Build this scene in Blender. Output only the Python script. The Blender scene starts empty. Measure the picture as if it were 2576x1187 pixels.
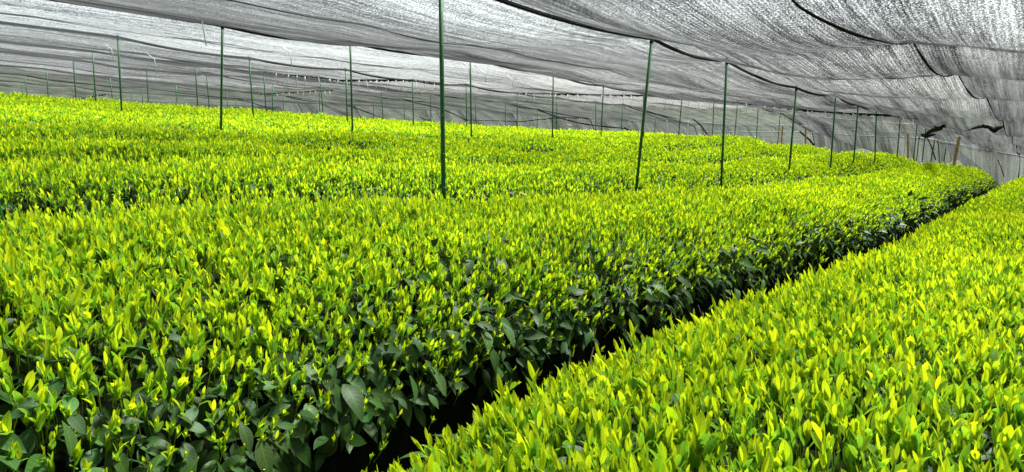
import bpy, math, random
import numpy as np
from mathutils import Vector
rng = np.random.default_rng(11)
random.seed(5)
R = math.radians
scene = bpy.context.scene
COL = scene.collection

# ------------------------------------------------------------------ place geometry
# x to the right of the view, y ahead, z up; the tea rows run along s, and n counts across the rows.
EYE = 1.50
RD = 0.787
NN = math.hypot(RD, 1.0)
DX, DY = RD / NN, 1.0 / NN
F = 1718.0
PITCH = math.atan((593.5 - 290.0) / F)

def ST(s, n):
    return s * DX - n * DY, s * DY + n * DX
def SN(x, y):
    return x * DX + y * DY, -x * DY + y * DX
def ray(px, py):
    v = (593.5 - py) / F; h = (px - 1288.0) / F
    dy = math.cos(PITCH) + v * math.sin(PITCH)
    dz = -math.sin(PITCH) + v * math.cos(PITCH)
    return h / dy, dz / dy
def smooth(a, b, t):
    t = np.clip((t - a) / (b - a), 0, 1)
    return t * t * (3 - 2 * t)
def vnoise(x, y, seed=0):
    """smooth value noise in -1..1 for arrays"""
    x = np.asarray(x, float); y = np.asarray(y, float)
    xi = np.floor(x).astype(np.int64); yi = np.floor(y).astype(np.int64)
    fx = x - xi; fy = y - yi
    fx = fx * fx * (3 - 2 * fx); fy = fy * fy * (3 - 2 * fy)
    def h(a, b):
        v = np.sin(a * 127.1 + b * 311.7 + seed * 74.7) * 43758.5453
        return (v - np.floor(v)) * 2 - 1
    return (h(xi, yi) * (1 - fx) + h(xi + 1, yi) * fx) * (1 - fy) + (h(xi, yi + 1) * (1 - fx) + h(xi + 1, yi + 1) * fx) * fy

E_N = [-6, 1, 3, 6, 10, 15, 22, 28, 45]
E_V = [-.68, -.65, -.64, -.57, -.50, -.52, -.55, -.55, -.60]
B_N = [-2, 1, 2, 4.5, 8, 11, 14.5]
B_V = [.07, .06, .03, .20, .31, .14, 0]
def e_top(s, n):
    s = np.asarray(s, float); n = np.asarray(n, float)
    e = np.interp(n, E_N, E_V) + np.interp(n, B_N, B_V) * smooth(10, 24, s)
    e = e - .055 * np.maximum(0, n + .9 * s - 35)
    return e
def plane_z(s, n):
    x, y = ST(np.asarray(s, float), np.asarray(n, float))
    return EYE - .07 * x
def top_z(s, n):
    return plane_z(s, n) + e_top(s, n)
HEDGE = .70
def ground_z(s, n):
    return top_z(s, n) - HEDGE - .03

# ------------------------------------------------------------------ materials
def new_mat(name):
    m = bpy.data.materials.new(name); m.use_nodes = True
    nt = m.node_tree; nt.nodes.clear()
    return m, nt, nt.nodes, nt.links
def N_(nt, t, **k):
    n = nt.nodes.new(t)
    for a, v in k.items():
        if hasattr(n, a): setattr(n, a, v)
    return n
def mth(nt, op, a, b=None, c=None, clamp=False):
    n = nt.nodes.new('ShaderNodeMath'); n.operation = op; n.use_clamp = clamp
    for i, v in enumerate((a, b, c)):
        if v is None: continue
        if isinstance(v, (int, float)): n.inputs[i].default_value = v
        else: nt.links.new(v, n.inputs[i])
    return n.outputs[0]
def simple(name, col, rough=.6, spec=.3, bump=None, var=None):
    m, nt, nd, ln = new_mat(name)
    o = N_(nt, 'ShaderNodeOutputMaterial'); b = N_(nt, 'ShaderNodeBsdfPrincipled')
    b.inputs['Base Color'].default_value = (*col, 1); b.inputs['Roughness'].default_value = rough
    b.inputs['Specular IOR Level'].default_value = spec
    ln.new(b.outputs[0], o.inputs[0])
    tc = N_(nt, 'ShaderNodeTexCoord')
    if var:
        nz = N_(nt, 'ShaderNodeTexNoise'); nz.inputs['Scale'].default_value = var[0]; nz.inputs['Detail'].default_value = 5
        ln.new(tc.outputs['Object'], nz.inputs['Vector'])
        mx = N_(nt, 'ShaderNodeMix'); mx.data_type = 'RGBA'
        mx.inputs[6].default_value = (*col, 1); mx.inputs[7].default_value = (*var[1], 1)
        rp = N_(nt, 'ShaderNodeValToRGB'); rp.color_ramp.elements[0].position = .38; rp.color_ramp.elements[1].position = .62
        ln.new(nz.outputs[0], rp.inputs[0]); ln.new(rp.outputs[0], mx.inputs[0]); ln.new(mx.outputs[2], b.inputs['Base Color'])
    if bump:
        nz = N_(nt, 'ShaderNodeTexNoise'); nz.inputs['Scale'].default_value = bump[0]; nz.inputs['Detail'].default_value = 6
        ln.new(tc.outputs['Object'], nz.inputs['Vector'])
        bp = N_(nt, 'ShaderNodeBump'); bp.inputs['Strength'].default_value = bump[1]; bp.inputs['Distance'].default_value = .02
        ln.new(nz.outputs[0], bp.inputs['Height']); ln.new(bp.outputs[0], b.inputs['Normal'])
    return m

def leaf_mat(name, transl, rough, spec, rib_dark, rib_light, bump):
    """leaf blade: colour from the mesh's tint attribute, a midrib and side veins from its UV map"""
    m, nt, nd, ln = new_mat(name)
    o = N_(nt, 'ShaderNodeOutputMaterial'); b = N_(nt, 'ShaderNodeBsdfPrincipled')
    at = N_(nt, 'ShaderNodeAttribute'); at.attribute_name = 'tint'
    uv = N_(nt, 'ShaderNodeUVMap'); uv.uv_map = 'UVMap'
    sp = N_(nt, 'ShaderNodeSeparateXYZ'); ln.new(uv.outputs[0], sp.inputs[0])
    ax = mth(nt, 'ABSOLUTE', mth(nt, 'SUBTRACT', sp.outputs[0], .5))          # 0 on the rib, .5 at the edge
    rib = mth(nt, 'SUBTRACT', 1.0, mth(nt, 'DIVIDE', ax, .07), clamp=True)
    vein = mth(nt, 'SINE', mth(nt, 'MULTIPLY', mth(nt, 'SUBTRACT', sp.outputs[1], mth(nt, 'MULTIPLY', ax, .35)), 52.0))
    vline = mth(nt, 'MULTIPLY', mth(nt, 'POWER', mth(nt, 'MULTIPLY_ADD', vein, .5, .5), 6.0), .35)
    k = mth(nt, 'MAXIMUM', rib, vline)
    mx = N_(nt, 'ShaderNodeMix'); mx.data_type = 'RGBA'; mx.blend_type = 'MULTIPLY'
    mx.inputs[7].default_value = (*rib_dark, 1)
    ln.new(k, mx.inputs[0]); ln.new(at.outputs['Color'], mx.inputs[6])
    col = mx.outputs[2]
    edge = mth(nt, 'MULTIPLY', mth(nt, 'SUBTRACT', ax, .40, clamp=True), 4.0)
    m2 = N_(nt, 'ShaderNodeMix'); m2.data_type = 'RGBA'; m2.inputs[7].default_value = (*rib_light, 1)
    ln.new(edge, m2.inputs[0]); ln.new(col, m2.inputs[6]); col = m2.outputs[2]
    nz = N_(nt, 'ShaderNodeTexNoise'); nz.inputs['Scale'].default_value = 130; nz.inputs['Detail'].default_value = 2
    hgt = mth(nt, 'MULTIPLY_ADD', vein, .5, mth(nt, 'MULTIPLY', nz.outputs[0], .8))
    bp = N_(nt, 'ShaderNodeBump'); bp.inputs['Strength'].default_value = bump; bp.inputs['Distance'].default_value = .002
    ln.new(hgt, bp.inputs['Height'])
    b.inputs['Roughness'].default_value = rough; b.inputs['Specular IOR Level'].default_value = spec
    ln.new(col, b.inputs['Base Color']); ln.new(bp.outputs[0], b.inputs['Normal'])
    if transl > 0:
        tr = N_(nt, 'ShaderNodeBsdfTranslucent'); ln.new(col, tr.inputs[0])
        ms = N_(nt, 'ShaderNodeMixShader'); ms.inputs[0].default_value = transl
        ln.new(b.outputs[0], ms.inputs[1]); ln.new(tr.outputs[0], ms.inputs[2]); ln.new(ms.outputs[0], o.inputs[0])
    else:
        ln.new(b.outputs[0], o.inputs[0])
    return m

def net_mat():
    """woven black shade cloth: open where the knit lets the sky through. UV is in metres along and across the strip,
    the open attribute opens each strip by how bright it looks, glare included"""
    m, nt, nd, ln = new_mat('shade_cloth')
    o = N_(nt, 'ShaderNodeOutputMaterial')
    uv = N_(nt, 'ShaderNodeUVMap'); uv.uv_map = 'UVMap'
    at = N_(nt, 'ShaderNodeAttribute'); at.attribute_name = 'open'
    def noise(sx, sy, det, rough=.6):
        mp = N_(nt, 'ShaderNodeMapping'); mp.inputs['Scale'].default_value = (sx, sy, 1)
        ln.new(uv.outputs[0], mp.inputs[0])
        nz = N_(nt, 'ShaderNodeTexNoise'); nz.noise_dimensions = '2D'
        nz.inputs['Scale'].default_value = 1; nz.inputs['Detail'].default_value = det; nz.inputs['Roughness'].default_value = rough
        ln.new(mp.outputs[0], nz.inputs['Vector']); return nz.outputs[0]
    speck = noise(42, 105, 2.0, .75)
    speck2 = noise(7, 22, 1.0, .6)
    streak = noise(.5, 13, 3.0, .7)
    wide = noise(.10, 1.7, 3.0, .6)
    blot = noise(.35, 1.1, 1.0, .5)
    sp = N_(nt, 'ShaderNodeSeparateXYZ'); ln.new(uv.outputs[0], sp.inputs[0])
    line = mth(nt, 'SINE', mth(nt, 'ADD', mth(nt, 'MULTIPLY', sp.outputs[1], 195.0), mth(nt, 'MULTIPLY', blot, 26.0)))
    def amp(x, k): return mth(nt, 'MULTIPLY', mth(nt, 'SUBTRACT', x, .5), k)
    t = mth(nt, 'ADD', mth(nt, 'ADD', amp(speck, 8.5), amp(speck2, 1.7)), mth(nt, 'ADD', amp(streak, 2.4), mth(nt, 'ADD', amp(wide, 1.5), mth(nt, 'MULTIPLY', line, .35))))
    op = mth(nt, 'MULTIPLY', at.outputs['Fac'], mth(nt, 'ADD', t, 1.0))
    op = mth(nt, 'MINIMUM', mth(nt, 'MAXIMUM', op, .02), .97)
    # the knit has thickness: a slanting line of sight meets more yarn
    geo = N_(nt, 'ShaderNodeNewGeometry')
    dt = N_(nt, 'ShaderNodeVectorMath'); dt.operation = 'DOT_PRODUCT'
    ln.new(geo.outputs['Incoming'], dt.inputs[0]); ln.new(geo.outputs['Normal'], dt.inputs[1])
    ca = mth(nt, 'MAXIMUM', mth(nt, 'ABSOLUTE', dt.outputs['Value']), .03)
    ex = mth(nt, 'MINIMUM', mth(nt, 'MAXIMUM', mth(nt, 'DIVIDE', THICK, ca), .8), 2.5)
    op = mth(nt, 'POWER', op, ex)
    yarn = mth(nt, 'MAXIMUM', mth(nt, 'ADD', mth(nt, 'ADD', amp(streak, 2.5), amp(wide, 2.5)), 1.0), .25)
    tr = N_(nt, 'ShaderNodeBsdfTransparent'); tr.inputs[0].default_value = (.96, 1, .985, 1)
    df = N_(nt, 'ShaderNodeBsdfDiffuse'); tl = N_(nt, 'ShaderNodeBsdfTranslucent')
    for b_, c_ in ((df, .020), (tl, .038)):
        v_ = mth(nt, 'MULTIPLY', yarn, c_); cb = N_(nt, 'ShaderNodeCombineColor')
        for q_, kq in enumerate((.93, 1.0, .99)): ln.new(mth(nt, 'MULTIPLY', v_, kq), cb.inputs[q_])
        ln.new(cb.outputs[0], b_.inputs[0])
    m1 = N_(nt, 'ShaderNodeMixShader'); m1.inputs[0].default_value = .5
    ln.new(df.outputs[0], m1.inputs[1]); ln.new(tl.outputs[0], m1.inputs[2])
    m2 = N_(nt, 'ShaderNodeMixShader'); ln.new(op, m2.inputs[0]); ln.new(m1.outputs[0], m2.inputs[1]); ln.new(tr.outputs[0], m2.inputs[2])
    ln.new(m2.outputs[0], o.inputs[0])
    return m
THICK = .33

M_YOUNG = leaf_mat('young_tea_leaf', .54, .5, .22, (.55, .62, .5), (.62, .72, .03), .35)
M_OLD = leaf_mat('mature_tea_leaf', .10, .50, .15, (1.7, 1.7, 1.4), (.06, .10, .04), .07)
M_CORE = simple('shade_core', (.006, .009, .004), .9, .05)  # near-black colour stands in for the shade inside the hedge
M_BARK = simple('tea_bark', (.035, .027, .018), .8, .15, (60, .5))
M_SOIL = simple('dark_soil', (.055, .040, .026), .95, .1, (35, 1.0), (9, (.022, .017, .011)))
M_LITTER = simple('dry_litter', (.20, .13, .06), .9, .1, None, (20, (.05, .035, .02)))
M_POST = simple('green_coated_pipe', (.009, .105, .018), .45, .3, (90, .08), (7, (.007, .075, .014)))
M_CAP = simple('post_cap', (.006, .05, .014), .5, .3)
M_STUD = simple('pale_stud', (.55, .58, .55), .4, .4)
M_ROPE = simple('black_rope', (.008, .009, .008), .8, .1, (140, .6))
M_HEM = simple('black_hem', (.012, .013, .012), .85, .1, (90, .5))
M_STRING = simple('white_string', (.75, .76, .74), .7, .2)
M_WOOD = simple('bare_wood', (.50, .33, .15), .75, .15, (40, .3), (14, (.36, .22, .09)))
M_WHITEWOOD = simple('weathered_stake', (.62, .58, .50), .8, .15, (40, .3))
M_RED = simple('faded_red_paint', (.55, .10, .08), .6, .3, None, (20, (.62, .2, .16)))
M_HILL = simple('wooded_slope', (.045, .052, .036), .95, .05, (1.2, 1.0), (.35, (.022, .027, .019)))
M_NET = net_mat()
M_GRASS = simple('rough_grass', (.034, .042, .022), .95, .05, (8, 1.0), (2.5, (.022, .026, .014)))

# ------------------------------------------------------------------ mesh helpers
def np_mesh(name, verts, quads, mat, parent=None, uv=None, tint=None, smooth_=True, openv=None):
    me = bpy.data.meshes.new(name)
    verts = np.ascontiguousarray(verts, np.float32); quads = np.ascontiguousarray(quads, np.int32)
    k = quads.shape[1]
    me.vertices.add(len(verts)); me.vertices.foreach_set('co', verts.ravel())
    me.loops.add(quads.size); me.loops.foreach_set('vertex_index', quads.ravel())
    me.polygons.add(len(quads))
    me.polygons.foreach_set('loop_start', np.arange(0, quads.size, k, dtype=np.int32))
    me.polygons.foreach_set('use_smooth', np.full(len(quads), smooth_, bool))
    if uv is not None:
        l = me.uv_layers.new(name='UVMap')
        l.data.foreach_set('uv', np.ascontiguousarray(uv[quads.ravel()], np.float32).ravel())
    if tint is not None:
        a = me.attributes.new('tint', 'FLOAT_COLOR', 'POINT')
        a.data.foreach_set('color', np.ascontiguousarray(np.concatenate([tint, np.ones((len(tint), 1))], 1), np.float32).ravel())
    if openv is not None:
        a = me.attributes.new('open', 'FLOAT', 'POINT'); a.data.foreach_set('value', np.ascontiguousarray(openv, np.float32))
    me.update(calc_edges=True); me.validate()
    me.materials.append(mat)
    o = bpy.data.objects.new(name, me); COL.objects.link(o)
    if parent: o.parent = parent
    return o
class MB:
    def __init__(self): self.v = []; self.f = []
    def tube(self, pts, rad, seg=8, squash=1.0, cap=True):
        pts = [Vector(p) for p in pts]; n = len(pts); b0 = len(self.v)
        if not hasattr(rad, '__len__'): rad = [rad] * n
        for i, p in enumerate(pts):
            d = (pts[min(i + 1, n - 1)] - pts[max(i - 1, 0)]).normalized()
            up = Vector((0, 0, 1)) if abs(d.z) < .9 else Vector((1, 0, 0))
            a = d.cross(up).normalized(); b = a.cross(d).normalized()
            for j in range(seg):
                t = 2 * math.pi * j / seg
                self.v.append(p + a * math.cos(t) * rad[i] + b * math.sin(t) * rad[i] * squash)
        for i in range(n - 1):
            for j in range(seg):
                k = (j + 1) % seg
                self.f.append((b0 + i * seg + j, b0 + i * seg + k, b0 + (i + 1) * seg + k, b0 + (i + 1) * seg + j))
        if cap:
            self.f.append(tuple(b0 + j for j in range(seg))[::-1]); self.f.append(tuple(b0 + (n - 1) * seg + j for j in range(seg)))
    def build(self, name, mat, parent=None):
        me = bpy.data.meshes.new(name); me.from_pydata([tuple(v) for v in self.v], [], self.f)
        me.polygons.foreach_set('use_smooth', [len(p.vertices) <= 4 for p in me.polygons]); me.update(); me.materials.append(mat)
        o = bpy.data.objects.new(name, me); COL.objects.link(o)
        if parent: o.parent = parent
        return o
def tag(o, label=None, cat=None, group=None, kind=None):
    if label: o['label'] = label
    if cat: o['category'] = cat
    if group: o['group'] = group
    if kind: o['kind'] = kind
    return o
def empty(name, loc=(0, 0, 0)):
    o = bpy.data.objects.new(name, None); COL.objects.link(o); o.location = loc
    return o
ORD = ['first', 'second', 'third', 'fourth', 'fifth', 'sixth', 'seventh', 'eighth', 'ninth', 'tenth', 'eleventh', 'twelfth', 'thirteenth', 'fourteenth', 'fifteenth', 'sixteenth']

# ------------------------------------------------------------------ ground and hill
def grid(xs, ys, zf):
    X, Y = np.meshgrid(xs, ys); Z = zf(X, Y)
    nx, ny = len(xs), len(ys)
    i = np.arange(nx * ny).reshape(ny, nx)
    q = np.stack([i[:-1, :-1], i[:-1, 1:], i[1:, 1:], i[1:, :-1]], -1).reshape(-1, 4)
    return np.stack([X, Y, Z], -1).reshape(-1, 3), q
def ground_xy(X, Y):
    s, n = SN(X, Y)
    z = ground_z(np.clip(s, -20, 45), np.clip(n, -10, 50))
    far = np.hypot(X, Y - 15)
    z = z * 1.0 + .03 * vnoise(X * 2.3, Y * 2.3, 3) + .015 * vnoise(X * 7, Y * 7, 4)
    return np.where(far > 70, z * (1 - smooth(70, 160, far)) + smooth(70, 160, far) * (-1.0), z)
xs = np.concatenate([np.linspace(-900, -60, 30)[:-1], np.linspace(-60, -6, 60)[:-1], np.linspace(-6, 14, 140)[:-1], np.linspace(14, 60, 60)[:-1], np.linspace(60, 900, 30)])
ys = np.concatenate([np.linspace(-600, -6, 25)[:-1], np.linspace(-6, 20, 170)[:-1], np.linspace(20, 70, 60)[:-1], np.linspace(70, 1200, 40)])
v, q = grid(xs, ys, ground_xy)
gr_ = tag(np_mesh('ground', v, q, M_SOIL), kind='structure')
gr_.data.materials.append(M_GRASS)
cs, cn = SN(v[q].mean(1)[:, 0], v[q].mean(1)[:, 1])
gr_.data.polygons.foreach_set('material_index', ((cs > 31) | (cn > 44) | (cs < -14)).astype(np.int32))

def hill_mesh():
    az = np.linspace(R(-80), R(80), 220); rr = np.linspace(58, 210, 46)
    A, Q = np.meshgrid(az, rr)
    prof = smooth(58, 190, Q)
    crest = 8 + 6.5 * np.clip(-A / R(45), -1, 1.2) + 1.6 * vnoise(A * 9, Q * 0, 8)
    Z = -2.5 + prof * crest + .55 * prof ** .3 * vnoise(A * 60, Q * .45, 9) + .35 * vnoise(A * 150, Q * 1.1, 10)
    X = Q * np.sin(A); Y = Q * np.cos(A)
    i = np.arange(A.size).reshape(A.shape)
    q = np.stack([i[:-1, :-1], i[:-1, 1:], i[1:, 1:], i[1:, :-1]], -1).reshape(-1, 4)
    return np.stack([X, Y, Z], -1).reshape(-1, 3), q
v, q = hill_mesh()
tag(np_mesh('hill', v, q, M_HILL), kind='structure')

# ------------------------------------------------------------------ leaves
def leaf(L, W, fold, bend, tip=.9, rows=6, pointy=.66):
    """blade along +y, upper face +z; returns verts, quads, uv"""
    t = np.linspace(0, 1, rows)
    w = W * .5 * np.sin(math.pi * np.clip(t, 0, 1) ** tip) ** pointy
    w[0] = W * .05; w[-1] = W * .01
    vs = []; uv = []
    for i in range(rows):
        zc = -bend * L * t[i] ** 2
        yc = L * t[i] * (1 - .25 * abs(bend) * t[i])
        for c in (-1, 0, 1):
            vs.append((c * w[i], yc, zc + abs(c) * fold * w[i])); uv.append((.5 + c * .5, t[i]))
    q = []
    for i in range(rows - 1):
        for c in range(2):
            a = i * 3 + c; q.append((a, a + 1, a + 4, a + 3))
    return np.array(vs), np.array(q), np.array(uv)
def orient(v, az, tilt, roll, base):
    """turn a blade so it points tilt radians off vertical towards az with its upper face inwards"""
    cr, sr = math.cos(roll), math.sin(roll)
    v = np.stack([v[:, 0] * cr + v[:, 2] * sr, v[:, 1], -v[:, 0] * sr + v[:, 2] * cr], 1)
    d = np.array([math.sin(tilt) * math.cos(az), math.sin(tilt) * math.sin(az), math.cos(tilt)])
    up = np.array([-math.cos(tilt) * math.cos(az), -math.cos(tilt) * math.sin(az), math.sin(tilt)])
    sd = np.cross(d, up)
    return v[:, :1] * sd + v[:, 1:2] * d + v[:, 2:3] * up + np.array(base)
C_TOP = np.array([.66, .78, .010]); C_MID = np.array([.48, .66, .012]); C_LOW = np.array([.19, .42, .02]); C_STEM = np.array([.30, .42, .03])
def shoot_template(rows, rnd, stem, nleaf=None, fat=1.0):
    V = []; Q = []; U = []; T = []; off = 0
    def add(v, q, u, c):
        nonlocal off
        V.append(v); Q.append(q + off); U.append(u); T.append(np.broadcast_to(c, (len(v), 3))); off += len(v)
    h = rnd.uniform(.035, .075)
    az0 = rnd.uniform(0, 6.28)
    nl = nleaf or rnd.choice([3, 4, 4, 5, 5])
    lx, ly = rnd.uniform(-.012, .012), rnd.uniform(-.012, .012)
    for i in range(nl):
        f = i / (nl - 1)                      # 0 lowest, 1 bud
        L = (.043 - .009 * f) * rnd.uniform(.8, 1.2)
        if i == nl - 1: L = rnd.uniform(.026, .040)
        W = L * (.37 if i < nl - 1 else .24) * rnd.uniform(.85, 1.1) * fat
        tilt = (.58 - .44 * f) * rnd.uniform(.45, 1.2) if i < nl - 1 else rnd.uniform(.0, .14)
        z = h * (.35 + .65 * f)
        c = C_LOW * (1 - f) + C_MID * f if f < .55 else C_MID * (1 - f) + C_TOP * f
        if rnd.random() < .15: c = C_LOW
        if rows == 2:
            t = np.array([0, .5, 1.]); v = np.array([(0, 0, 0), (W * .55, L * .5, .0), (0, L, 0), (-W * .55, L * .5, 0)], float)
            q = np.array([[0, 1, 2, 3]]); u = np.array([(.5, 0), (.8, .5), (.5, 1), (.2, .5)])
        elif rows == 3:
            v, q, u = leaf(L, W, rnd.uniform(.2, .5), rnd.uniform(-.1, .2), rows=4)
        else:
            v, q, u = leaf(L, W, rnd.uniform(.15, .65), rnd.uniform(-.18, .32), rnd.uniform(.75, 1.05), rows)
        v = orient(v, az0 + i * 2.4 + rnd.uniform(-.3, .3), tilt, rnd.uniform(-.35, .35), (lx * z / h, ly * z / h, z))
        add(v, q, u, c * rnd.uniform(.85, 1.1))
    if stem:
        r = .0014
        p0 = np.array([0, 0, -.05]); p1 = np.array([lx, ly, h])
        a = []
        for p in (p0, p1):
            for k in range(3):
                a.append(p + np.array([math.cos(k * 2.094) * r, math.sin(k * 2.094) * r, 0]))
        q = np.array([[k, (k + 1) % 3, 3 + (k + 1) % 3, 3 + k] for k in range(3)])
        add(np.array(a), q, np.full((6, 2), (.3, .3)), C_STEM)
    return np.concatenate(V), np.concatenate(Q), np.concatenate(U), np.concatenate(T)
rnd = random.Random(3)
SHOOTS = {0: [shoot_template(7, rnd, True) for _ in range(28)],
          1: [shoot_template(3, rnd, True, 4, 1.1) for _ in range(18)],
          2: [shoot_template(2, rnd, False, 4, 1.35) for _ in range(12)]}
def old_template(rows, rnd):
    L = rnd.uniform(.068, .122)
    v, q, u = leaf(L, L * rnd.uniform(.38, .47), rnd.uniform(.05, .45), rnd.uniform(0, .5), rnd.uniform(.74, .9), rows, 1.05)
    v = v + np.array([0, -.01, 0])
    return v, q, u, np.broadcast_to(np.array([.028, .066, .013]) * rnd.uniform(.7, 1.35), (len(v), 3)).copy()
OLD = {0: [old_template(8, rnd) for _ in range(14)], 1: [old_template(4, rnd) for _ in range(8)]}
def diamond():
    v = np.array([(0, 0, 0), (.019, .04, .004), (0, .085, -.01), (-.019, .04, .004)], float)
    return v, np.array([[0, 1, 2, 3]]), np.array([(.5, 0), (.85, .5), (.5, 1), (.15, .5)]), np.broadcast_to(np.array([.020, .050, .020]), (4, 3))
OLD[2] = [diamond()]

def scatter(templates, pos, mats, tmul):
    """copies of leaf-cluster templates merged into arrays. mats: (N,3,3)"""
    V = []; Q = []; U = []; T = []; off = 0
    which = rng.integers(0, len(templates), len(pos))
    for k, (tv, tq, tu, tt) in enumerate(templates):
        i = np.where(which == k)[0]
        if not len(i): continue
        v = np.einsum('nij,vj->nvi', mats[i], tv) + pos[i][:, None, :]
        V.append(v.reshape(-1, 3))
        Q.append((tq[None] + (np.arange(len(i)) * len(tv))[:, None, None]).reshape(-1, 4) + off)
        U.append(np.tile(tu, (len(i), 1)))
        T.append((tt[None] * tmul[i][:, None, :]).reshape(-1, 3)); off += len(i) * len(tv)
    return V, Q, U, T, off
def basis(up, spin):
    """rotation matrices with local z along up and a spin about it"""
    up = up / np.linalg.norm(up, axis=1, keepdims=True)
    a = np.stack([np.cos(spin), np.sin(spin), np.zeros_like(spin)], 1)
    x = a - up * np.sum(a * up, 1, keepdims=True); x /= np.linalg.norm(x, axis=1, keepdims=True)
    y = np.cross(up, x)
    return np.stack([x, y, up], 2)

# ------------------------------------------------------------------ tea rows
PW = 3.2
def pitch_w(s): return 1.90 + .45 * (1 - smooth(-1, 20, np.asarray(s, float)))
def edges(k, s):
    """near and far edge of tea row k at s"""
    s = np.asarray(s, float)
    wob = .05 * vnoise(s * .35, s * 0 + k, 21) + .045 * vnoise(s * 1.7, s * 0 + k, 22)
    if k == 0: return np.full_like(s, -1.30) + wob, np.interp(s, [-1, .7, 2, 3.5, 5, 10, 20], [1.26, 1.31, 1.30, 1.18, 1.06, .94, .80]) + wob * .6
    far = np.interp(s, [-1, 1, 3.5, 6.5, 10, 14, 24], [4.55, 4.2, 3.66, 3.33, 3.08, 2.98, 2.9])
    if k == 1: return np.interp(s, [-1, .5, 1.5, 3, 5, 9, 17, 24], [1.42, 1.56, 1.74, 1.72, 1.62, 1.45, 1.26, 1.15]) + wob * .7, far
    a = far + .30 + (k - 2) * 1.96 + wob * min(1, k - 2); b = far + (k - 1) * 1.96 + .05 * vnoise(s * .35, s * 0 + k + 1, 21)
    return a, b
ENDS = [22.0, 24.5, 26.5, 24.5, 24.2, 24.6, 25, 26, 27, 27, 27, 27, 27, 27, 27, 27]
STARTS = [-.9, -3, -3, -3, -3, -2, -2, -2, -1, 0, 0, 0, 0, 0, 0, 0]
def taper(k, s):
    t = np.clip((ENDS[k] - s) / 2.2, 0, 1); t2 = np.clip((s - STARTS[k]) / .5, 0, 1)
    return np.sqrt(np.clip(1 - (1 - t) ** 2, 0, 1)) * np.sqrt(np.clip(1 - (1 - t2) ** 2, 0, 1))
def body(k, s, c, shrink=0.0):
    """point on the clipped body of row k; c in -1..1 across. returns n, z, height above ground, normal (n,z)"""
    a, b = edges(k, s); cen = (a + b) / 2; w = (b - a) / 2 - shrink
    n = cen + w * c
    tp = taper(k, s)
    H = HEDGE * tp * (1 + .05 * vnoise(s * .55, s * 0 + k * 3.7, 5)) - shrink
    pw = PW if k < 2 else 2.5
    prof = np.clip(1 - np.abs(c) ** pw, 0, 1) ** (1 / pw)
    g = ground_z(s, n)
    bump = (.05 * vnoise(s * .9, n * 1.1, 6) + .02 * vnoise(s * 3.1, n * 3.1, 7)) * tp
    h = np.maximum(H, .01) * prof + bump * prof
    nn = np.sign(c) * np.abs(c) ** (PW - 1) / w; nz = np.clip(prof, .02, 1) ** (PW - 1) / np.maximum(H, .05)
    l = np.hypot(nn, nz)
    return n, g + h, h, nn / l, nz / l

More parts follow.
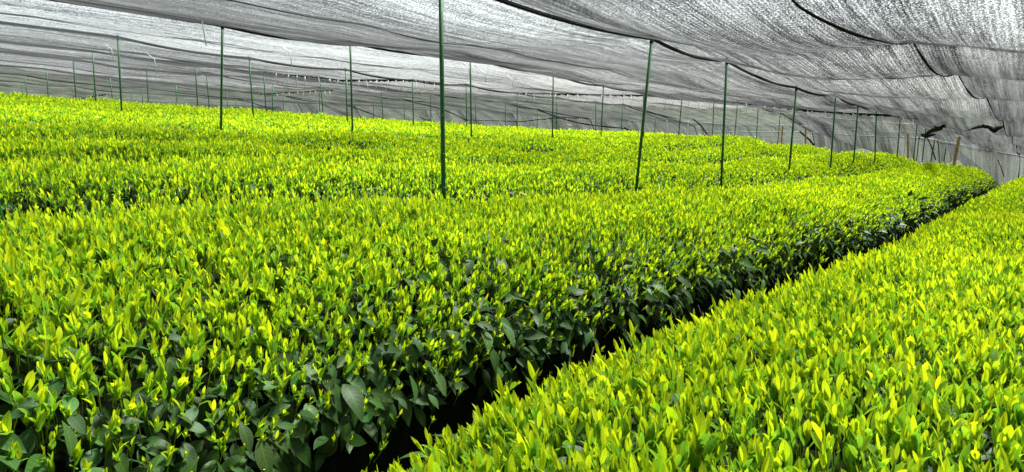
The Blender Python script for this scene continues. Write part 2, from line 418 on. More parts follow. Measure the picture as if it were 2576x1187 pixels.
def visible(x, y, z, mu=1.0):
    d = np.cos(PITCH) * y - np.sin(PITCH) * (z - EYE)
    return (y > .35) & (np.abs(x) < .80 * d * mu + .7)
LOD_R = (0, 3.6, 9.0, 60)
def make_row(k):
    V = []; Q = []; U = []; T = []; off = 0
    oV = []; oQ = []; oU = []; oT = []; ooff = 0
    s0, s1 = STARTS[k], ENDS[k]
    # candidate points, densest needed near the camera, thinned with distance
    wid = float(np.mean(edges(k, np.array([0., 10., 20.]))[1] - edges(k, np.array([0., 10., 20.]))[0]))
    for lod in (0, 1, 2):
        dens0 = (1400, 1150, 740)[lod] * (1.25 if k == 0 else 1)
        N = int((s1 - s0) * wid * dens0)
        s = rng.uniform(s0, s1, N); c = rng.uniform(-1, 1, N)
        c = np.sign(c) * np.abs(c) ** .93
        n, z, h, nn, nz = body(k, s, c)
        x, y = ST(s, n)
        dist = np.sqrt(x * x + y * y + (z - EYE) ** 2)
        keep = (dist >= LOD_R[lod]) & (dist < LOD_R[lod + 1]) & visible(x, y, z)
        if lod == 2: keep &= rng.random(N) < np.clip((11.0 / dist) ** .95, .22, 1)
        dn = vnoise(s * 2.1, n * 2.1, 31) + .6 * vnoise(s * 5, n * 5, 32)
        keep &= rng.random(N) < np.clip(.92 + .3 * dn, .25, 1)
        edge = smooth(.94, 1.0, np.abs(c)) if k < 2 else smooth(.72, .95, np.abs(c))
        keep &= rng.random(N) > edge * (.75 if k < 2 else .93)
        keep &= h > .18
        i = np.where(keep)[0]
        if len(i):
            s_, n_, z_, c_ = s[i], n[i], z[i], c[i]
            P = np.stack([x[i], y[i], z_ - .005], 1)
            lean = .10 + .55 * np.abs(c_) ** 6
            out = np.sign(c_)[:, None] * np.array([[-DY, DX, 0]]) * lean[:, None]
            up = np.array([[0, 0, 1.0]]) + out + np.concatenate([rng.normal(0, .17, (len(i), 2)), np.zeros((len(i), 1))], 1)
            B = basis(up, rng.uniform(0, 6.28, len(i)))
            sc = rng.normal(1.0, .26, len(i)).clip(.45, 1.7) * (1.0, 1.02, 1.0)[lod]
            if lod == 2: sc = sc * np.clip((dist[i] / 11.0) ** .38, 1, 1.6)
            sc = sc * (1 - .25 * smooth(.8, 1, np.abs(c_)))
            hue = rng.normal(0, 1, len(i)); pat = vnoise(s_ * .9, n_ * .9, 33)
            tm = np.stack([1 + .06 * hue + .08 * pat, 1 + .02 * hue + .05 * pat, np.ones(len(i))], 1) * rng.uniform(.82, 1.08, len(i))[:, None]
            a = scatter(SHOOTS[lod], P, B * sc[:, None, None], np.clip(tm, .3, 1.25))
            V += a[0]; Q += [q + off for q in a[1]]; U += a[2]; T += a[3]; off += a[4]
        # mature leaves: under the shoots and down the sides
        for part in ('top', 'side'):
            if part == 'top':
                N = int((s1 - s0) * wid * (330, 230, 60)[lod]); s = rng.uniform(s0, s1, N); c = rng.uniform(-.97, .97, N)
            else:
                N = int((s1 - s0) * 2 * HEDGE * (620, 420, 150)[lod]); s = rng.uniform(s0, s1, N)
                zf = (rng.beta(1.7, 1.1, N) * .62 + .36) if k == 1 else (rng.beta(1.7, 1.1, N) * .93 + .05)
                c = np.where(rng.random(N) < .5, -1, 1) * np.clip(1 - zf ** PW, 0, 1) ** (1 / PW)
            n, z, h, nn, nz = body(k, s, c)
            x, y = ST(s, n)
            dist = np.sqrt(x * x + y * y + (z - EYE) ** 2)
            keep = (dist >= LOD_R[lod]) & (dist < LOD_R[lod + 1]) & visible(x, y, z) & (h > .08)
            if lod == 2 and part == 'top': keep &= dist < 22
            i = np.where(keep)[0]
            if not len(i): continue
            depth = rng.uniform(-.06, .09, len(i)) if part == 'side' else rng.uniform(.005, .05, len(i))
            outx, outy = -DY * nn[i], DX * nn[i]
            P = np.stack([x[i] - outx * depth, y[i] - outy * depth, z[i] - nz[i] * depth - .01], 1)
            # face normal: outward and up; the tip points outward and droops
            nrm = np.stack([outx * .75, outy * .75, nz[i] * .8 + .45], 1) + rng.normal(0, .38, (len(i), 3))
            nrm /= np.linalg.norm(nrm, axis=1, keepdims=True)
            tipd = np.stack([outx, outy, -.55 * np.abs(nn[i])], 1) + rng.normal(0, .75, (len(i), 3))
            yv = tipd - nrm * np.sum(tipd * nrm, 1, keepdims=True); yv /= np.linalg.norm(yv, axis=1, keepdims=True)
            xv = np.cross(yv, nrm)
            B = np.stack([xv, yv, nrm], 2) * (rng.normal(.95, .2, len(i)).clip(.5, 1.4) * (1, 1, 1.5)[lod])[:, None, None]
            tm = np.stack([rng.uniform(.75, 1.2, len(i)), rng.uniform(.9, 1.12, len(i)), rng.uniform(.7, 1.2, len(i))], 1) * rng.uniform(.7, 1.3, len(i))[:, None]
            a = scatter(OLD[lod], P, B, tm)
            oV += a[0]; oQ += [q + ooff for q in a[1]]; oU += a[2]; oT += a[3]; ooff += a[4]
    root = empty('tea_hedge', tuple(float(t) for t in (*ST(max(s0, 0) + 2, float(np.mean(edges(k, np.array([2.]))))), float(ground_z(2, 2)))))
    bpy.context.view_layer.update()
    loc = np.array(root.location)
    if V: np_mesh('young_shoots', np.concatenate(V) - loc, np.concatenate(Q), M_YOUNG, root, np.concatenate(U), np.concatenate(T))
    if oV: np_mesh('mature_leaves', np.concatenate(oV) - loc, np.concatenate(oQ), M_OLD, root, np.concatenate(oU), np.concatenate(oT))
    # solid core added to block light and stand in for the shade inside
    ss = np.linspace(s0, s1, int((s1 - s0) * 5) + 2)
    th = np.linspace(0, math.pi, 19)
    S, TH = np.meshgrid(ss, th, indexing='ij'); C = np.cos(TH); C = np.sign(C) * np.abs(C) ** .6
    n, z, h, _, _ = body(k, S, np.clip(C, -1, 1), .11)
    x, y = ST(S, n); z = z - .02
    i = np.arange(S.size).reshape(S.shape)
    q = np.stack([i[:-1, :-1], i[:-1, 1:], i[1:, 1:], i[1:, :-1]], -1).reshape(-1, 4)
    np_mesh('shade_core', np.stack([x, y, z], -1).reshape(-1, 3) - loc, q, M_CORE, root)
    if k in (0, 1):                           # woody stems showing under the skirt of leaves
        for j in range(14 if k == 1 else 6):
            mb = MB()
            s = rng.uniform(max(s0, .6), 9); a, b = edges(k, np.array([s])); side = a[0] if k == 1 else b[0]
            sg = 1 if k == 1 else -1
            x0, y0 = ST(s, side + sg * rng.uniform(.25, .4)); g = float(ground_z(s, side))
            x1, y1 = ST(s + rng.uniform(-.15, .15), side + sg * rng.uniform(.12, .25)); x2, y2 = ST(s + rng.uniform(-.3, .3), side + sg * rng.uniform(.05, .2))
            hh = rng.uniform(.18, .5)
            mb.tube([(x0 - loc[0], y0 - loc[1], g - .02 - loc[2]), ((x0 + x1) / 2 - loc[0], (y0 + y1) / 2 - loc[1], g + hh * .5 - loc[2]), (x1 - loc[0], y1 - loc[1], g + hh - loc[2]), (x2 - loc[0], y2 - loc[1], g + hh + .1 - loc[2])], [.009, .007, .005, .002], 5)
            mb.build('woody_stem', M_BARK, root)
    return root
NROW = 15
row_label = ['dense tea hedge of bright shoots along the lower right, in front of the dark furrow',
             'broad tea hedge behind the dark furrow, its dark mature leaves showing on the side',
             'tea hedge just behind the nearest line of green posts'] + \
            ['low tea hedge, %s row behind the nearest line of green posts' % ORD[i] for i in range(1, NROW)]
for k in range(NROW):
    r = make_row(k)
    tag(r, row_label[k], 'tea hedge', 'rows of tea hedges across the field')

# litter in the furrow
def litter():
    N = 2600
    s = rng.uniform(.3, 14, N); n = rng.normal(1.06, .16, N)
    x, y = ST(s, n); z = ground_z(s, n) + .012 + rng.uniform(0, .02, N) + .02
    tv = np.array([(0, 0, 0), (.011, .03, .006), (0, .06, .0), (-.011, .03, .006)]); tq = np.array([[0, 1, 2, 3]])
    up = np.array([[0, 0, 1.]]) + rng.normal(0, .35, (N, 3))
    B = basis(up, rng.uniform(0, 6.28, N)) * rng.uniform(.4, 1.2, N)[:, None, None]
    a = scatter([(tv, tq, np.zeros((4, 2)), np.ones((4, 3)))], np.stack([x, y, z], 1), B, np.ones((N, 3)))
    tag(np_mesh('leaf_litter', a[0][0], a[1][0], M_LITTER), 'brown fallen leaves lying in the dark furrow', 'leaf litter', kind='stuff')
litter()

# ------------------------------------------------------------------ posts: picture measurements turned into places in the field
ROWN = {1: 3.62, 2: 9.6, 3: 15.2, 4: 20.8, 5: 26.4, 6: 32.0, 7: 36.5, 8: 40.0}
TOPS = {1: [(1640.6, 89.4, 1600, 480), (1828.7, 146.8, 1814, 462), (2004, 216, 1982, 462), (2103, 233.6, 2088, 440), (2159.4, 260, 2145, 432), (2205.5, 266, 2200, 418), (2266, 285, 2255, 415), (2309, 293, 2297, 413), (2331.6, 297, 2319, 413)],
        2: [(559.4, 58.4, 555.7, 340), (880.7, 101.8, 886.7, 338), (1183, 140, 1185.7, 347), (1392, 181, 1389.7, 353), (1518.5, 212.6, 1510.8, 359), (1619, 223.6, 1619, 354), (1716.7, 233.6, 1705.7, 357), (1796, 246, 1792, 358), (1855.7, 253, 1847, 356), (1907.4, 265, 1903, 346), (1963.5, 282, 1956.5, 355)],
        3: [(296.4, 89.4, 306, 280), (626.8, 142.8, 637.8, 302), (869.3, 171.9, 873.7, 307), (1038, 199, 1040, 317), (1172.7, 210, 1174, 320), (1302, 231, 1300.5, 334), (1402, 243, 1399, 335), (1499, 254, 1498, 339), (1567, 260, 1562, 340), (1649, 284, 1647, 342)],
        4: [(232.6, 126, 241, 259), (490.6, 153.5, 498, 280), (663, 178.6, 670, 290), (805.7, 197, 814, 302), (958.8, 217, 964, 307), (1084, 233, 1084, 315), (1195.7, 245, 1197.7, 324), (1271.5, 253.6, 1271, 327), (1352, 273, 1351, 332)],
        5: [(183.6, 143.5, 191, 252), (368.8, 173.5, 373.5, 266), (519, 179.6, 526.7, 276), (685.5, 208.6, 685.5, 290), (803.7, 218.6, 804.3, 299), (939, 238.6, 939.8, 305), (1017, 248.6, 1017.5, 310)],
        6: [(117, 172, 121.5, 248), (276, 189.6, 284, 258), (443, 209, 446, 274), (569.7, 222.6, 573, 282), (714, 238.6, 713.5, 290), (797, 254, 798, 297)],
        7: [(61, 187, 69, 241), (232.6, 210, 237.6, 255), (357, 217.6, 359.8, 267), (593.4, 246, 594.8, 284)],
        8: [(55.4, 205, 56, 234), (184, 215, 184.6, 247), (331.4, 232, 331.4, 262)]}
def on_line(k, px, py):
    u, w = ray(px, py)
    y = ROWN[k] * NN / (RD - u); x = u * y
    return x, y, EYE + w * y
LINES = {}
POSTS = []
for k, pts in TOPS.items():
    P = []
    for (tx, ty, bx, by) in pts:
        x, y, z = on_line(k, tx, ty)
        u, w = ray(bx, by); pb = np.array([u * y, y, EYE + w * y]); pt = np.array([x, y, z])
        P.append((SN(x, y)[0], z, pt, pb))
    P.sort(key=lambda t: t[0])
    LINES[k] = P
# two more posts of the nearest line, before the tall one that leaves the frame at the top
z5 = lambda s, n, h: float(plane_z(s, n)) + h
uM = ray(1114.5, 300)[0]; yM = ROWN[1] * NN / (RD - uM); sM = SN(uM * yM, yM)[0]
main = np.array([uM * yM, yM, z5(sM, ROWN[1], .98)])
uB, wB = ray(1116, 505); mainb = np.array([uB * yM, yM, EYE + wB * yM])
uL, wL = ray(-5, 535); yL = ROWN[1] * NN / (RD - uL); leftb = np.array([uL * yL, yL, EYE + wL * yL]); sL = SN(uL * yL, yL)[0]
leftt = np.array([uL * yL - .16, yL, z5(sL, ROWN[1], .98)])
LINES[1] = [(sL, leftt[2], leftt, leftb), (sM, main[2], main, mainb)] + LINES[1]
line_word = {1: 'nearest', 2: 'second', 3: 'third', 4: 'fourth', 5: 'fifth', 6: 'sixth', 7: 'seventh', 8: 'farthest'}
def make_post(pt, pb, rad, detail, label):
    d = pb - pt
    s_, n_ = SN(pb[0], pb[1]); g = float(ground_z(s_, n_)) - .15
    t = (g - pt[2]) / (pb[2] - pt[2]); base = pt + d * t
    root = tag(empty('net_post', tuple(base)), label, 'post', 'green posts holding up the shade net') if detail else None
    off = base if detail else np.zeros(3)
    mb = MB(); mb.tube([base - base, (pt - base) * .5, pt - base], rad, 12 if detail else 7)
    if not detail:
        o = mb.build('net_post', M_POST); o.location = tuple(base)
        return tag(o, label, 'post', 'green posts holding up the shade net')
    mb.build('pipe', M_POST, root)
    a = (pt - base); l = np.linalg.norm(a); a = a / l
    mb = MB(); mb.tube([a * (l - .05), a * (l + .004), a * (l + .012)], [rad * 1.22, rad * 1.22, rad * .8], 12); mb.build('cap', M_CAP, root)
    mb = MB(); mb.tube([a * (l - .085), a * (l - .07), a * (l - .055)], [rad * 1.15, rad * 1.4, rad * 1.15], 9); mb.build('tie', M_ROPE, root)
    if detail > 1:
        for f in np.arange(.12, l - .1, .27):
            p = a * (f + random.uniform(-.03, .03)) + np.array([.35, -.94, 0]) * rad * .96
            mb = MB(); q = np.array([.35, -.94, 0]) * .004
            mb.tube([p, p + q], [.0042, .0028], 6); mb.build('stud', M_STUD, root)
    return root
for k, P in LINES.items():
    for j, (s, z, pt, pb) in enumerate(P):
        if k == 1 and j == 0: lab = 'green post cut by the left edge of the picture behind the broad hedge'
        elif k == 1 and j == 1: lab = 'tall dark green post that runs out of the top of the picture'
        elif k == 1: lab = 'green post, %s along the nearest line after the tall one' % ORD[j - 2]
        else: lab = 'slim green post, %s from the left in the %s line of posts' % (ORD[j], line_word[k])
        make_post(pt, pb, .0168 if k < 3 else .018, 2 if (k == 1 and j < 7) else (1 if k < 4 else 0), lab)
# three shorter posts at the far right end
for j, (tx, ty, bx, by, s) in enumerate([(2356, 329, 2340, 414, 25.5), (2385.7, 320, 2375, 404, 27.5), (2312.6, 344, 2307, 392, 29.0)]):
    u, w = ray(tx, ty); y = s * NN / (RD * u + 1); pt = np.array([u * y, y, EYE + w * y]); u, w = ray(bx, by); pb = np.array([u * y, y, EYE + w * y])
    make_post(pt, pb, .017, 1, ['short green post under the dark gathered net bundle', 'short green post beside the rightmost bare wooden stake', 'thin short green post seen between two posts below the net bundle'][j])

# ------------------------------------------------------------------ shade net
def line_fn(k):
    P = LINES[k]
    s = [p[0] for p in P]; h = [p[1] - float(plane_z(p[0], ROWN[k])) for p in P]
    s = [s[0] - 30, s[0] - 4] + s; h = [h[0], h[0]] + h
    se = s[-1]
    end = {1: 29.5, 2: 34.0, 3: 32.5, 4: 31, 5: 31, 6: 29, 7: 27, 8: 25}[k]
    end = max(end, se + .8)
    hg = float(e_top(end + 4, ROWN[k])) - HEDGE
    s += [end, end + 2.6, end + 4.4]; h += [h[-1] * .62 if k > 1 else .62, (h[-1] * .25 if k > 1 else .1), hg - .1]
    s = np.array(s); h = np.array(h)
    post = s[2:-3]
    def f(x):
        x = np.asarray(x, float)
        b = np.interp(x, s, h)
        i = np.clip(np.searchsorted(post, x) - 1, 0, len(post) - 2)
        t = np.clip((x - post[i]) / (post[i + 1] - post[i]), 0, 1)
        return b - .065 * 4 * t * (1 - t) * ((x > post[0]) & (x < post[-1]))
    return f, end + 4.4
LF = {k: line_fn(k) for k in LINES}
S0 = np.array([-40, 10, 13, 15.5, 18, 21, 24, 25.6]); H0 = np.array([.92, .90, .76, .52, .38, .22, -.1, -1.5])
LF[0] = (lambda x: np.interp(x, S0, H0), 25.6)
KEYN = [(0, .9), (1, ROWN[1])] + [(k, ROWN[k]) for k in range(2, 9)]
def net_h(s, n):
    """height of the tensioned net above the reference plane, without local sag"""
    s = np.asarray(s, float); n = np.asarray(n, float)
    hs = [LF[k][0](s) for k, _ in KEYN]; ns = [v for _, v in KEYN]
    out = np.array(hs[0]) + 0 * n
    for i in range(len(ns) - 1):
        t = np.clip((n - ns[i]) / (ns[i + 1] - ns[i]), 0, 1)
        out = np.where(n >= ns[i], hs[i] * (1 - t) + hs[i + 1] * t, out)
    return np.where(n > ns[-1], out - .25 * (n - ns[-1]), out)
S_END = lambda n: np.interp(n, [v for _, v in KEYN], [LF[k][1] for k, _ in KEYN])
SEAMN = [-6.0, -2.2, 1.12, ROWN[1], 6.3, ROWN[2], 12.3, ROWN[3], 18.0, ROWN[4], 23.6, ROWN[5], 29.2, ROWN[6], ROWN[7], ROWN[8], 46.0]
OPEN = [.42, .23, .28, .32, .29, .80, .70, .42, .40, .38, .40, .40, .44, .44, .44, .44]  # openness per strip follows its brightness, with the glare band built in
def seam_drop(i, s):
    n = SEAMN[i]
    if any(abs(n - v) < 1e-6 for _, v in KEYN): return 0 * s
    return .05 + .09 * np.abs(np.sin((s + i * .7) * math.pi / 2.7)) * (1.5 if i == 2 else .4)
def seam_n(i, s):
    if i == 2: return np.interp(s, [0, 4.5, 5.6, 9.5, 13.2, 17, 26], [1.5, 1.3, 1.04, .95, .78, .7, .7])
    return SEAMN[i] + 0 * s
def strip(i):
    n0, n1 = SEAMN[i], SEAMN[i + 1]
    s0 = -7.0 if n0 < 12 else 0.0
    e = float(max(S_END(max(n0, 0)), S_END(max(n1, 0))))
    ss = np.concatenate([np.linspace(s0, e - 7, 150), np.linspace(e - 7, e, 44)[1:]]); vv = np.linspace(0, 1, 17)
    S, Vv = np.meshgrid(ss, vv, indexing='ij')
    # each edge ends at its own s
    f = (S - s0) / (e - s0); eE = S_END(np.maximum(n0, 0)) * (1 - Vv) + S_END(np.maximum(n1, 0)) * Vv
    S = s0 + f * (eE - s0)
    a = seam_n(i, S); b = seam_n(i + 1, S)
    n = a * (1 - Vv) + b * Vv
    h = net_h(S, np.maximum(n, .9))
    wallk = smooth(0, 5, eE - S)
    h = h - (seam_drop(i, S) * (1 - Vv) + seam_drop(i + 1, S) * Vv) * wallk
    sag = (.11 + .05 * vnoise(S * .4, S * 0 + i, 41)) * 4 * Vv * (1 - Vv)
    wr = .018 * vnoise(S * .8, n * 3.0, 42) + .008 * vnoise(S * .5, n * 9, 43)
    wr = wr * np.minimum(1, 6 * np.minimum(Vv, 1 - Vv))
    h = h - sag * wallk + wr
    x, y = ST(S, n); z = EYE - .07 * x + h
    idx = np.arange(S.size).reshape(S.shape)
    q = np.stack([idx[:-1, :-1], idx[:-1, 1:], idx[1:, 1:], idx[1:, :-1]], -1).reshape(-1, 4)
    op = OPEN[i] * (1 + .35 * vnoise(S * .22, S * 0 + i * 2.2, 44)) * (1 - .42 * smooth(6, 3, eE - S) if False else 1 - .42 * (1 - smooth(2.5, 6, eE - S)))
    uv = np.stack([S, n], -1).reshape(-1, 2)
    o = np_mesh('shade_net', np.stack([x, y, z], -1).reshape(-1, 3), q, M_NET, None, uv, None, True, op.reshape(-1))
    # hem along the strip's near edge
    def edge(u_):
        j = int(round(u_ * 16)); return [(float(x[a_, j]), float(y[a_, j]), float(z[a_, j]) - .018) for a_ in range(0, S.shape[0], 1)]
    if i not in (0,):
        mb = MB(); pts = edge(0)
        rr = [.011 + .006 * float(vnoise(np.array([a_ * .35]), np.array([i * 1.0]), 51)[0]) for a_ in range(len(pts))]
        if SEAMN[i] not in ROWN.values(): rr = [r_ * (.95 if i == 2 else .6) for r_ in rr]
        mb.tube(pts, rr, 6, .8); mb.build('hem', M_HEM, o)
    return o
NETS = {}
net_words = ['shade net strip overhead at the far right, beyond the jagged hem', None]
for i in range(1, len(SEAMN) - 1):
    NETS[i] = strip(i)
    lab = {1: 'coarse black shade net at the top right corner with curved rows of light',
           2: 'speckled grey net strip between the kinked hem and the nearest line of posts',
           3: 'wide black net strip overhead just behind the nearest line of posts',
           4: 'dark net strip running down to the second line of posts',
           5: 'brightest, almost white net strip just behind the second line of posts',
           6: 'bright net strip running down to the third line of posts',
           7: 'grey net strip just behind the third line of posts',
           8: 'dull grey net strip running down to the fourth line of posts',
           9: 'dark grey net strip just behind the fourth line of posts',
           10: 'dark net strip running down to the fifth line of posts',
           11: 'dark net strip just behind the fifth line of posts',
           12: 'dark net strip running down to the sixth line of posts',
           13: 'far dark net strip just behind the sixth line of posts',
           14: 'far dark net strip low over the field behind the seventh line of posts',
           15: 'farthest net strip falling to the ground at the back of the field'}[i]
    tag(NETS[i], lab, 'shade net', 'strips of black shade net over the field')
def net_point(s, n, drop=.0):
    x, y = ST(s, n)
    return x, y, EYE - .07 * x + float(net_h(np.array(s), np.array(n))) - drop
# support cables over the post tops
for k, P in LINES.items():
    e = LF[k][1]
    ss = np.linspace(-6 if k < 4 else 0, e, 150)
    mb = MB(); mb.tube([net_point(float(s), ROWN[k], .035) for s in ss], [.015 if k < 2 else .021] * len(ss), 6)
    tag(mb.build('support_cable', M_ROPE), 'black cable over the tops of the %s line of posts' % line_word[k], 'cable', 'cables carrying the shade net')

def hit_net(px, py):
    """where the line of sight through a measured point of the picture meets the net"""
    u, w = ray(px, py); ys_ = np.linspace(12, 48, 1400); x = u * ys_; s_, n_ = SN(x, ys_)
    d = EYE + w * ys_ - (EYE - .07 * x + net_h(s_, np.maximum(n_, .9)) - .12)
    i = np.where(d > 0)[0]
    i = i[0] if len(i) else np.argmax(d)
    y = ys_[i]
    return Vector((u * y, y - .03, EYE + w * y - .03))
# scalloped joints where two sheets are tied together with white string
def joint(net_i, path, nsc, size, nt_):
    pts = []
    P = np.array(path, float); seg = np.linalg.norm(np.diff(P, axis=0), axis=1); cum = np.concatenate([[0], np.cumsum(seg)]); L = cum[-1]
    m = nsc * 8 + 1
    d = np.linspace(0, L, m); px = np.interp(d, cum, P[:, 0]); py = np.interp(d, cum, P[:, 1])
    dep = np.array([hit_net(a, b).y for a, b in zip(px, py)])
    pad = np.pad(dep, 12, mode='edge'); dep = np.minimum(dep, np.convolve(pad, np.ones(25) / 25, 'valid')) - .12
    def pt(t):
        a, b, y = np.interp(t, d, px), np.interp(t, d, py), np.interp(t, d, dep)
        u, w = ray(a, b); return u * y, y, EYE + w * y
    vs = []; fs = []
    for j in range(m):
        f = (j % 8) / 8.0; sc = math.sin(f * math.pi) ** .8
        x, y, z = pt(d[j])
        w = size * (.35 + .75 * sc * (.6 + .8 * random.random() * 0 + .3 * math.sin(j * .9)))
        vs += [(x, y, z + .02), (x + .03 * sc, y - .05 * sc, z - w), (x + .012, y - .02, z - w * .2)]
    for j in range(m - 1):
        a = j * 3
        fs += [(a, a + 3, a + 4, a + 1), (a + 1, a + 4, a + 5, a + 2)]
    me = bpy.data.meshes.new('scalloped_edge'); me.from_pydata(vs, [], fs); me.materials.append(M_HEM)
    o = bpy.data.objects.new('scalloped_edge', me); COL.objects.link(o); o.parent = NETS[net_i]
    for j in range(nt_):
        t = (j + random.uniform(.2, .8)) / nt_ * L
        x, y, z = pt(t)
        l = random.uniform(.2, .42); lean = random.uniform(-.12, .12)
        mb = MB(); r_ = .0062 if math.hypot(x, y) < 22 else .0085
        mb.tube([(x, y - .03, z), (x + lean * .4, y - .05, z - l * .5), (x + lean, y - .04, z - l)], r_, 5); mb.build('tie_string', M_STRING, NETS[net_i])
joint(4, [(1717, 246), (1796, 250), (1905, 262), (2004, 275), (2103, 283), (2205, 288), (2309, 293)], 26, .06, 24)
joint(6, [(1310, 234), (1500, 238), (1620, 240), (1717, 246)], 20, .05, 15)
joint(8, [(663, 180), (725, 188), (805, 195), (858, 202), (926, 201), (1039, 202), (1109, 209)], 30, .055, 18)
joint(10, [(626, 230), (671, 236), (713, 233), (763, 231), (838, 226)], 22, .05, 13)
joint(11, [(1173, 301.5), (1260, 304), (1315, 306), (1350, 301), (1410, 296), (1480, 297)], 18, .04, 9)
joint(13, [(197, 248), (215, 246), (240, 241), (273, 236)], 8, .06, 5)
# single loose strings hanging from the net
for j, (px, py, n, l) in enumerate([(478, 12, 8.0, .36), (709, 82, 10.6, .34), (268, 120, 16.5, .3), (371, 146, 17.0, .45), (1166, 140, 9.9, .3), (1208, 145, 10.2, .28), (1277, 160, 10.4, .32), (508, 217, 24.5, .4)]):
    u, w = ray(px, py); y = n * NN / (RD - u); x = u * y; s_ = SN(x, y)[0]
    X, Y, Z = net_point(s_, n, .10)
    mb = MB(); mb.tube([(X, Y, Z), (X + l * .35, Y, Z - l * .25), (X + l * .42, Y, Z - l)], .004 + .00022 * y, 5)
    ni = max(i for i in NETS if SEAMN[i] <= n)
    mb.build('loose_string', M_STRING, NETS[ni])

M_SEAM = simple('pale_seam', (.5, .52, .52), .8, .1)
for ni, path, r_ in [(3, [(1865, 281), (1963, 281), (2001, 287), (2147, 300), (2209, 305.6), (2304, 311)], .016),
                     (4, [(1718, 303.6), (1823, 310.6), (1963, 312), (2005, 314), (2099, 321), (2147, 325), (2310, 332.6)], .014),
                     (2, [(1776, 330.7), (1991, 330), (2033, 330), (2147, 339), (2248, 342.5), (2328, 345), (2454, 368.6), (2575, 392)], .022),
                     (6, [(1055, 293), (1130, 299), (1173, 301.5)], .014), (8, [(1370, 291), (1480, 304), (1610, 302)], .012)]:
    pp = []
    for (a, b), (c, d) in zip(path, path[1:]):
        m = max(2, int((c - a) / 12)); pp += [hit_net(a + (c - a) * j / m, b + (d - b) * j / m) for j in range(m)]
    pp.append(hit_net(*path[-1]))
    for _ in range(3): pp = [pp[0]] + [(pp[j - 1] + pp[j] * 2 + pp[j + 1]) / 4 for j in range(1, len(pp) - 1)] + [pp[-1]]
    mb = MB(); mb.tube(pp, [r_ * (1 + .5 * math.sin(j * 1.7) * math.sin(j * .31)) for j in range(len(pp))], 6); mb.build('seam', M_SEAM, NETS[ni])

# ------------------------------------------------------------------ gathered net, stakes, ropes at the far right
def at_s(px, py, s):
    u, w = ray(px, py); y = min(s * NN / (RD * u + 1), hit_net(px, max(py, 300)).y - .45); return Vector((u * y, y, EYE + w * y))
def bundle(pix, s, rads, label):
    pts = [at_s(px, py, s) for px, py in pix]
    P = []; rr = []
    n = len(pts)
    for i in range(n - 1):
        for j in range(6):
            t = j / 6; P.append(pts[i].lerp(pts[i + 1], t)); rr.append(rads[i] * (1 - t) + rads[i + 1] * t)
    P.append(pts[-1]); rr.append(rads[-1])
    mb = MB(); b0 = 0
    for i, p in enumerate(P):
        d = (P[min(i + 1, len(P) - 1)] - P[max(i - 1, 0)]).normalized(); a = d.cross(Vector((0, 1, 0))).normalized(); b = d.cross(a)
        for j in range(18):
            t = 2 * math.pi * j / 18
            r_ = rr[i] * (1 + .22 * math.sin(t * 5 + i * .25) + .15 * math.sin(t * 9 + 1 + i * .4) + random.uniform(-.06, .06))
            mb.v.append(p + a * math.cos(t) * r_ + b * math.sin(t) * r_)
    for i in range(len(P) - 1):
        for j in range(18):
            k = (j + 1) % 18; mb.f.append((i * 18 + j, i * 18 + k, (i + 1) * 18 + k, (i + 1) * 18 + j))
    o = mb.build('net_bundle', M_BUNDLE); tag(o, label, 'net bundle', 'gathered ends of shade net')
M_BUNDLE = simple('gathered_net', (.010, .011, .011), .85, .1, (30, .8), (18, (.028, .03, .03)))
bundle([(2377, 309), (2364, 316), (2345, 327), (2327, 338)], 25.2, [.03, .08, .06, .02], 'dark gathered net hanging in a wedge beside the last green posts')
bundle([(2316, 338), (2330, 341), (2352, 338)], 25.3, [.02, .075, .02], 'small dark lump of net below the wedge of gathered net')
bundle([(2425, 322), (2452, 320), (2475, 317), (2488, 320), (2500, 328), (2512, 322), (2524, 318)], 25.6, [.012, .032, .03, .025, .045, .035, .012], 'long dark fold of bunched net hanging from the roof edge at right')
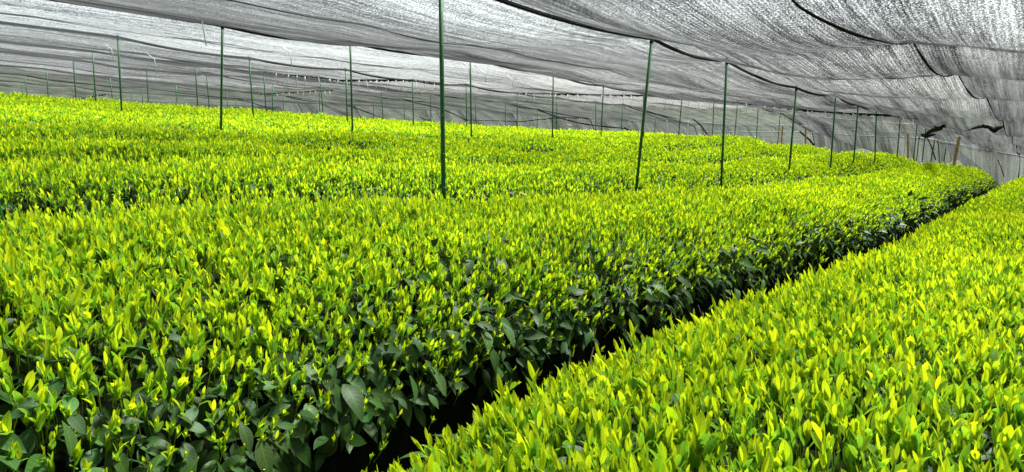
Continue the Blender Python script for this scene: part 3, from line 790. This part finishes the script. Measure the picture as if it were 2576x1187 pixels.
for j, (tx, ty, bx, by, s, r_, mt, lab) in enumerate([
        (1731.5, 303, 1725.5, 349, 26, .028, M_WHITEWOOD, 'pale weathered stake, leftmost of the taller stakes before the far net wall'),
        (1969.5, 315, 1965, 361, 26, .030, M_WOOD, 'brown wooden stake with a thin pale stick leaning on it'),
        (1966, 313, 1959, 357, 26.2, .012, M_WHITEWOOD, 'thin pale stick leaning on a brown wooden stake'),
        (2027, 318, 2026, 368, 25.6, .034, M_WOOD, 'bright bare wooden stake just right of the fourth nearest green post'),
        (2284, 333, 2284, 392, 25.6, .030, M_WOOD, 'bare wooden stake between green posts near the far right corner'),
        (2279, 335, 2274, 388, 25.8, .011, M_WHITEWOOD, 'thin white stick beside the wooden stake near the far right corner'),
        (2414, 341, 2402, 400, 25.4, .040, M_WOOD, 'rightmost bare wooden stake, leaning, before the far net wall'),
        (1177, 306, 1176, 324, 30, .05, M_WHITEWOOD, 'short pale stake end poking above the hedge behind the tall post'),
        (1434.5, 316, 1434.5, 342, 29, .05, M_WHITEWOOD, 'pale stake with a crosspiece nailed to its top'),
        (1677, 302, 1671.5, 346, 27, .014, M_WHITEWOOD, 'slim bamboo cane, left leg of a pair crossed at the top'),
        (1677.5, 302, 1680.5, 346, 27.1, .014, M_WHITEWOOD, 'slim bamboo cane, right leg of a pair crossed at the top'),
        (949, 293, 947.5, 314, 27, .05, M_RED, 'faded red marker stake poking above the hedge at the back')]):
    a = at_s(tx, ty, s); b = at_s(bx, by, s)
    uu, ww = ray(bx, by); yb = min(a.y, b.y); b = Vector((uu * yb, yb, EYE + ww * yb)); uu, ww = ray(tx, ty); a = Vector((uu * yb, yb, EYE + ww * yb))
    g = float(ground_z(*SN(b.x, b.y))) - .1; t = (g - a.z) / (b.z - a.z); base = a + (b - a) * t
    mb = MB(); h = a - base
    mb.tube([Vector((0, 0, 0)), h * .45 + Vector((r_ * .2, 0, 0)), h * .97, h], [r_ * 1.05, r_, r_ * .95, r_ * (.25 if mt is M_RED else .8)], 7)
    nm = 'marker_stake' if mt is M_RED else ('bamboo_cane' if 'bamboo' in lab else ('thin_stick' if r_ < .013 else 'wooden_stake'))
    o = mb.build(nm, mt); o.location = base
    tag(o, lab, {'marker_stake': 'marker', 'bamboo_cane': 'cane', 'thin_stick': 'stick', 'wooden_stake': 'stake'}[nm])
    if 'crosspiece' in lab:
        mb = MB(); mb.tube([h + Vector((-.22, 0, .03)), h + Vector((.07, 0, .01))], .035, 6); mb.build('crosspiece', mt, o)
for j, (pts, s, r_, lab) in enumerate([
        ([(1745, 300), (1762, 314), (1774, 330), (1787, 350)], 27.5, .03, 'black guy rope slanting down beside the pale weathered stake'),
        ([(1963.5, 282), (1977, 294)], 29, .02, 'short black rope end at the top of the last second line post'),
        ([(2012, 330), (2024, 341), (2036, 351), (2048, 366)], 27, .035, 'thick black rope slanting down behind the bright bare stake'),
        ([(2331, 343), (2342, 366), (2354, 402)], 26.5, .018, 'black rope falling from the gathered net to the hedge'),
        ([(2510, 402), (2518, 420), (2526, 445)], 27, .012, 'thin dark cord on the net wall at the far right'),
        ([(1571, 321), (1584, 328), (1600, 342)], 30, .04, 'black net edge rope dropping to the ground left of the leaning post')]):
    mb = MB(); mb.tube([at_s(px, py, s) for px, py in pts], r_, 6)
    tag(mb.build('guy_rope', M_ROPE), lab, 'rope', 'black ropes anchoring the net edge')

for pts, r_, lab in [
        ([(1017, 249), (1060, 260), (1104, 270), (1140, 284), (1173, 301.5)], .030, 'black net edge running down from the last post of the fifth line'),
        ([(1352, 273), (1380, 285), (1410, 296), (1440, 304), (1472, 311), (1520, 317), (1572, 321.5)], .038, 'thick black net edge running down from the last post of the fourth line'),
        ([(1567, 260), (1610, 272), (1649, 284), (1700, 297)], .020, 'black net edge dropping past the last post of the third line'),
        ([(594, 246), (630, 256), (668, 268), (708, 281), (746, 293)], .026, 'black net edge running down from the short last post of the seventh line'),
        ([(877, 264), (905, 274), (940, 287), (965, 297), (989, 308)], .034, 'black net edge slanting down beside the faded red marker'),
        ([(723, 240), (780, 250), (846, 260)], .016, 'thin dark net edge slanting right from the last posts of the sixth line'),
        ([(1055, 293), (1073, 300), (1090, 306)], .022, 'short dark net edge low beside the tall post')]:
    q = []
    for (a, b), (c, d) in zip(pts, pts[1:]): q += [hit_net(a + (c - a) * j / 4, b + (d - b) * j / 4) for j in range(4)]
    q.append(hit_net(*pts[-1]))
    for _ in range(4): q = [q[0]] + [(q[j - 1] + q[j] * 2 + q[j + 1]) / 4 for j in range(1, len(q) - 1)] + [q[-1]]
    mb = MB(); mb.tube(q, [r_ * (1 + .25 * math.sin(j * 1.3)) for j in range(len(q))], 6)
    tag(mb.build('guy_rope', M_ROPE), lab, 'rope', 'black ropes anchoring the net edge')
M_CLIP = simple('pale_wood_clip', (.62, .55, .45), .7, .2)
for px, py in ((1492, 46), (1702, 117), (2040, 226)):
    x, y, z = on_line(1, px, py); s_ = SN(x, y)[0]
    a_ = net_point(s_ - .05, ROWN[1], .0); b_ = net_point(s_ + .05, ROWN[1], .0)
    mb = MB(); zz = EYE + ray(px, py)[1] * y
    mb.tube([(a_[0], a_[1] - .02, a_[2] - .03 if abs(a_[2] - zz) > .25 else zz - .005), (b_[0], b_[1] - .02, b_[2] - .03 if abs(a_[2] - zz) > .25 else zz - .012)], .012, 5)
    mb.build('clip', M_CLIP, NETS[2])

# ------------------------------------------------------------------ sky, sun, camera
SUN_EL, SUN_AZ = R(60), R(40)          # azimuth from +y towards +x
w = bpy.data.worlds.new('World'); scene.world = w; w.use_nodes = True
nt = w.node_tree; nt.nodes.clear()
out = nt.nodes.new('ShaderNodeOutputWorld'); bg = nt.nodes.new('ShaderNodeBackground'); sky = nt.nodes.new('ShaderNodeTexSky')
sky.sky_type = 'NISHITA'; sky.sun_disc = False; sky.sun_elevation = SUN_EL; sky.sun_rotation = SUN_AZ
sky.air_density = 1.0; sky.dust_density = 2.5; sky.ozone_density = 1.0
bg.inputs[1].default_value = .055
hs = nt.nodes.new('ShaderNodeHueSaturation'); hs.inputs['Saturation'].default_value = .25
nt.links.new(sky.outputs[0], hs.inputs['Color']); nt.links.new(hs.outputs[0], bg.inputs[0]); nt.links.new(bg.outputs[0], out.inputs[0])
sl = bpy.data.lights.new('sun', 'SUN'); sl.energy = 5.0; sl.angle = R(11); sl.color = (1, .98, .94)
so = bpy.data.objects.new('sun', sl); COL.objects.link(so)
sd = Vector((math.sin(SUN_AZ) * math.cos(SUN_EL), math.cos(SUN_AZ) * math.cos(SUN_EL), math.sin(SUN_EL)))
so.rotation_euler = (-sd).to_track_quat('-Z', 'Y').to_euler()
cd = bpy.data.cameras.new('camera'); co = bpy.data.objects.new('camera', cd); COL.objects.link(co)
cd.sensor_width = 36; cd.lens = F / 2576 * 36; cd.clip_start = .05; cd.clip_end = 4000
co.location = (0, 0, EYE); co.rotation_euler = (math.pi / 2 - PITCH, 0, 0)
scene.camera = co
scene.view_settings.view_transform = 'Standard'; scene.view_settings.look = 'None'
scene.view_settings.gamma = 1; scene.view_settings.exposure = 2.45; scene.view_settings.use_curve_mapping = False
cy = scene.cycles
cy.max_bounces = 8; cy.diffuse_bounces = 4; cy.glossy_bounces = 2; cy.transmission_bounces = 4; cy.transparent_max_bounces = 16
cy.use_denoising = True; cy.sample_clamp_indirect = 6
cy.use_adaptive_sampling = True; cy.adaptive_threshold = .015
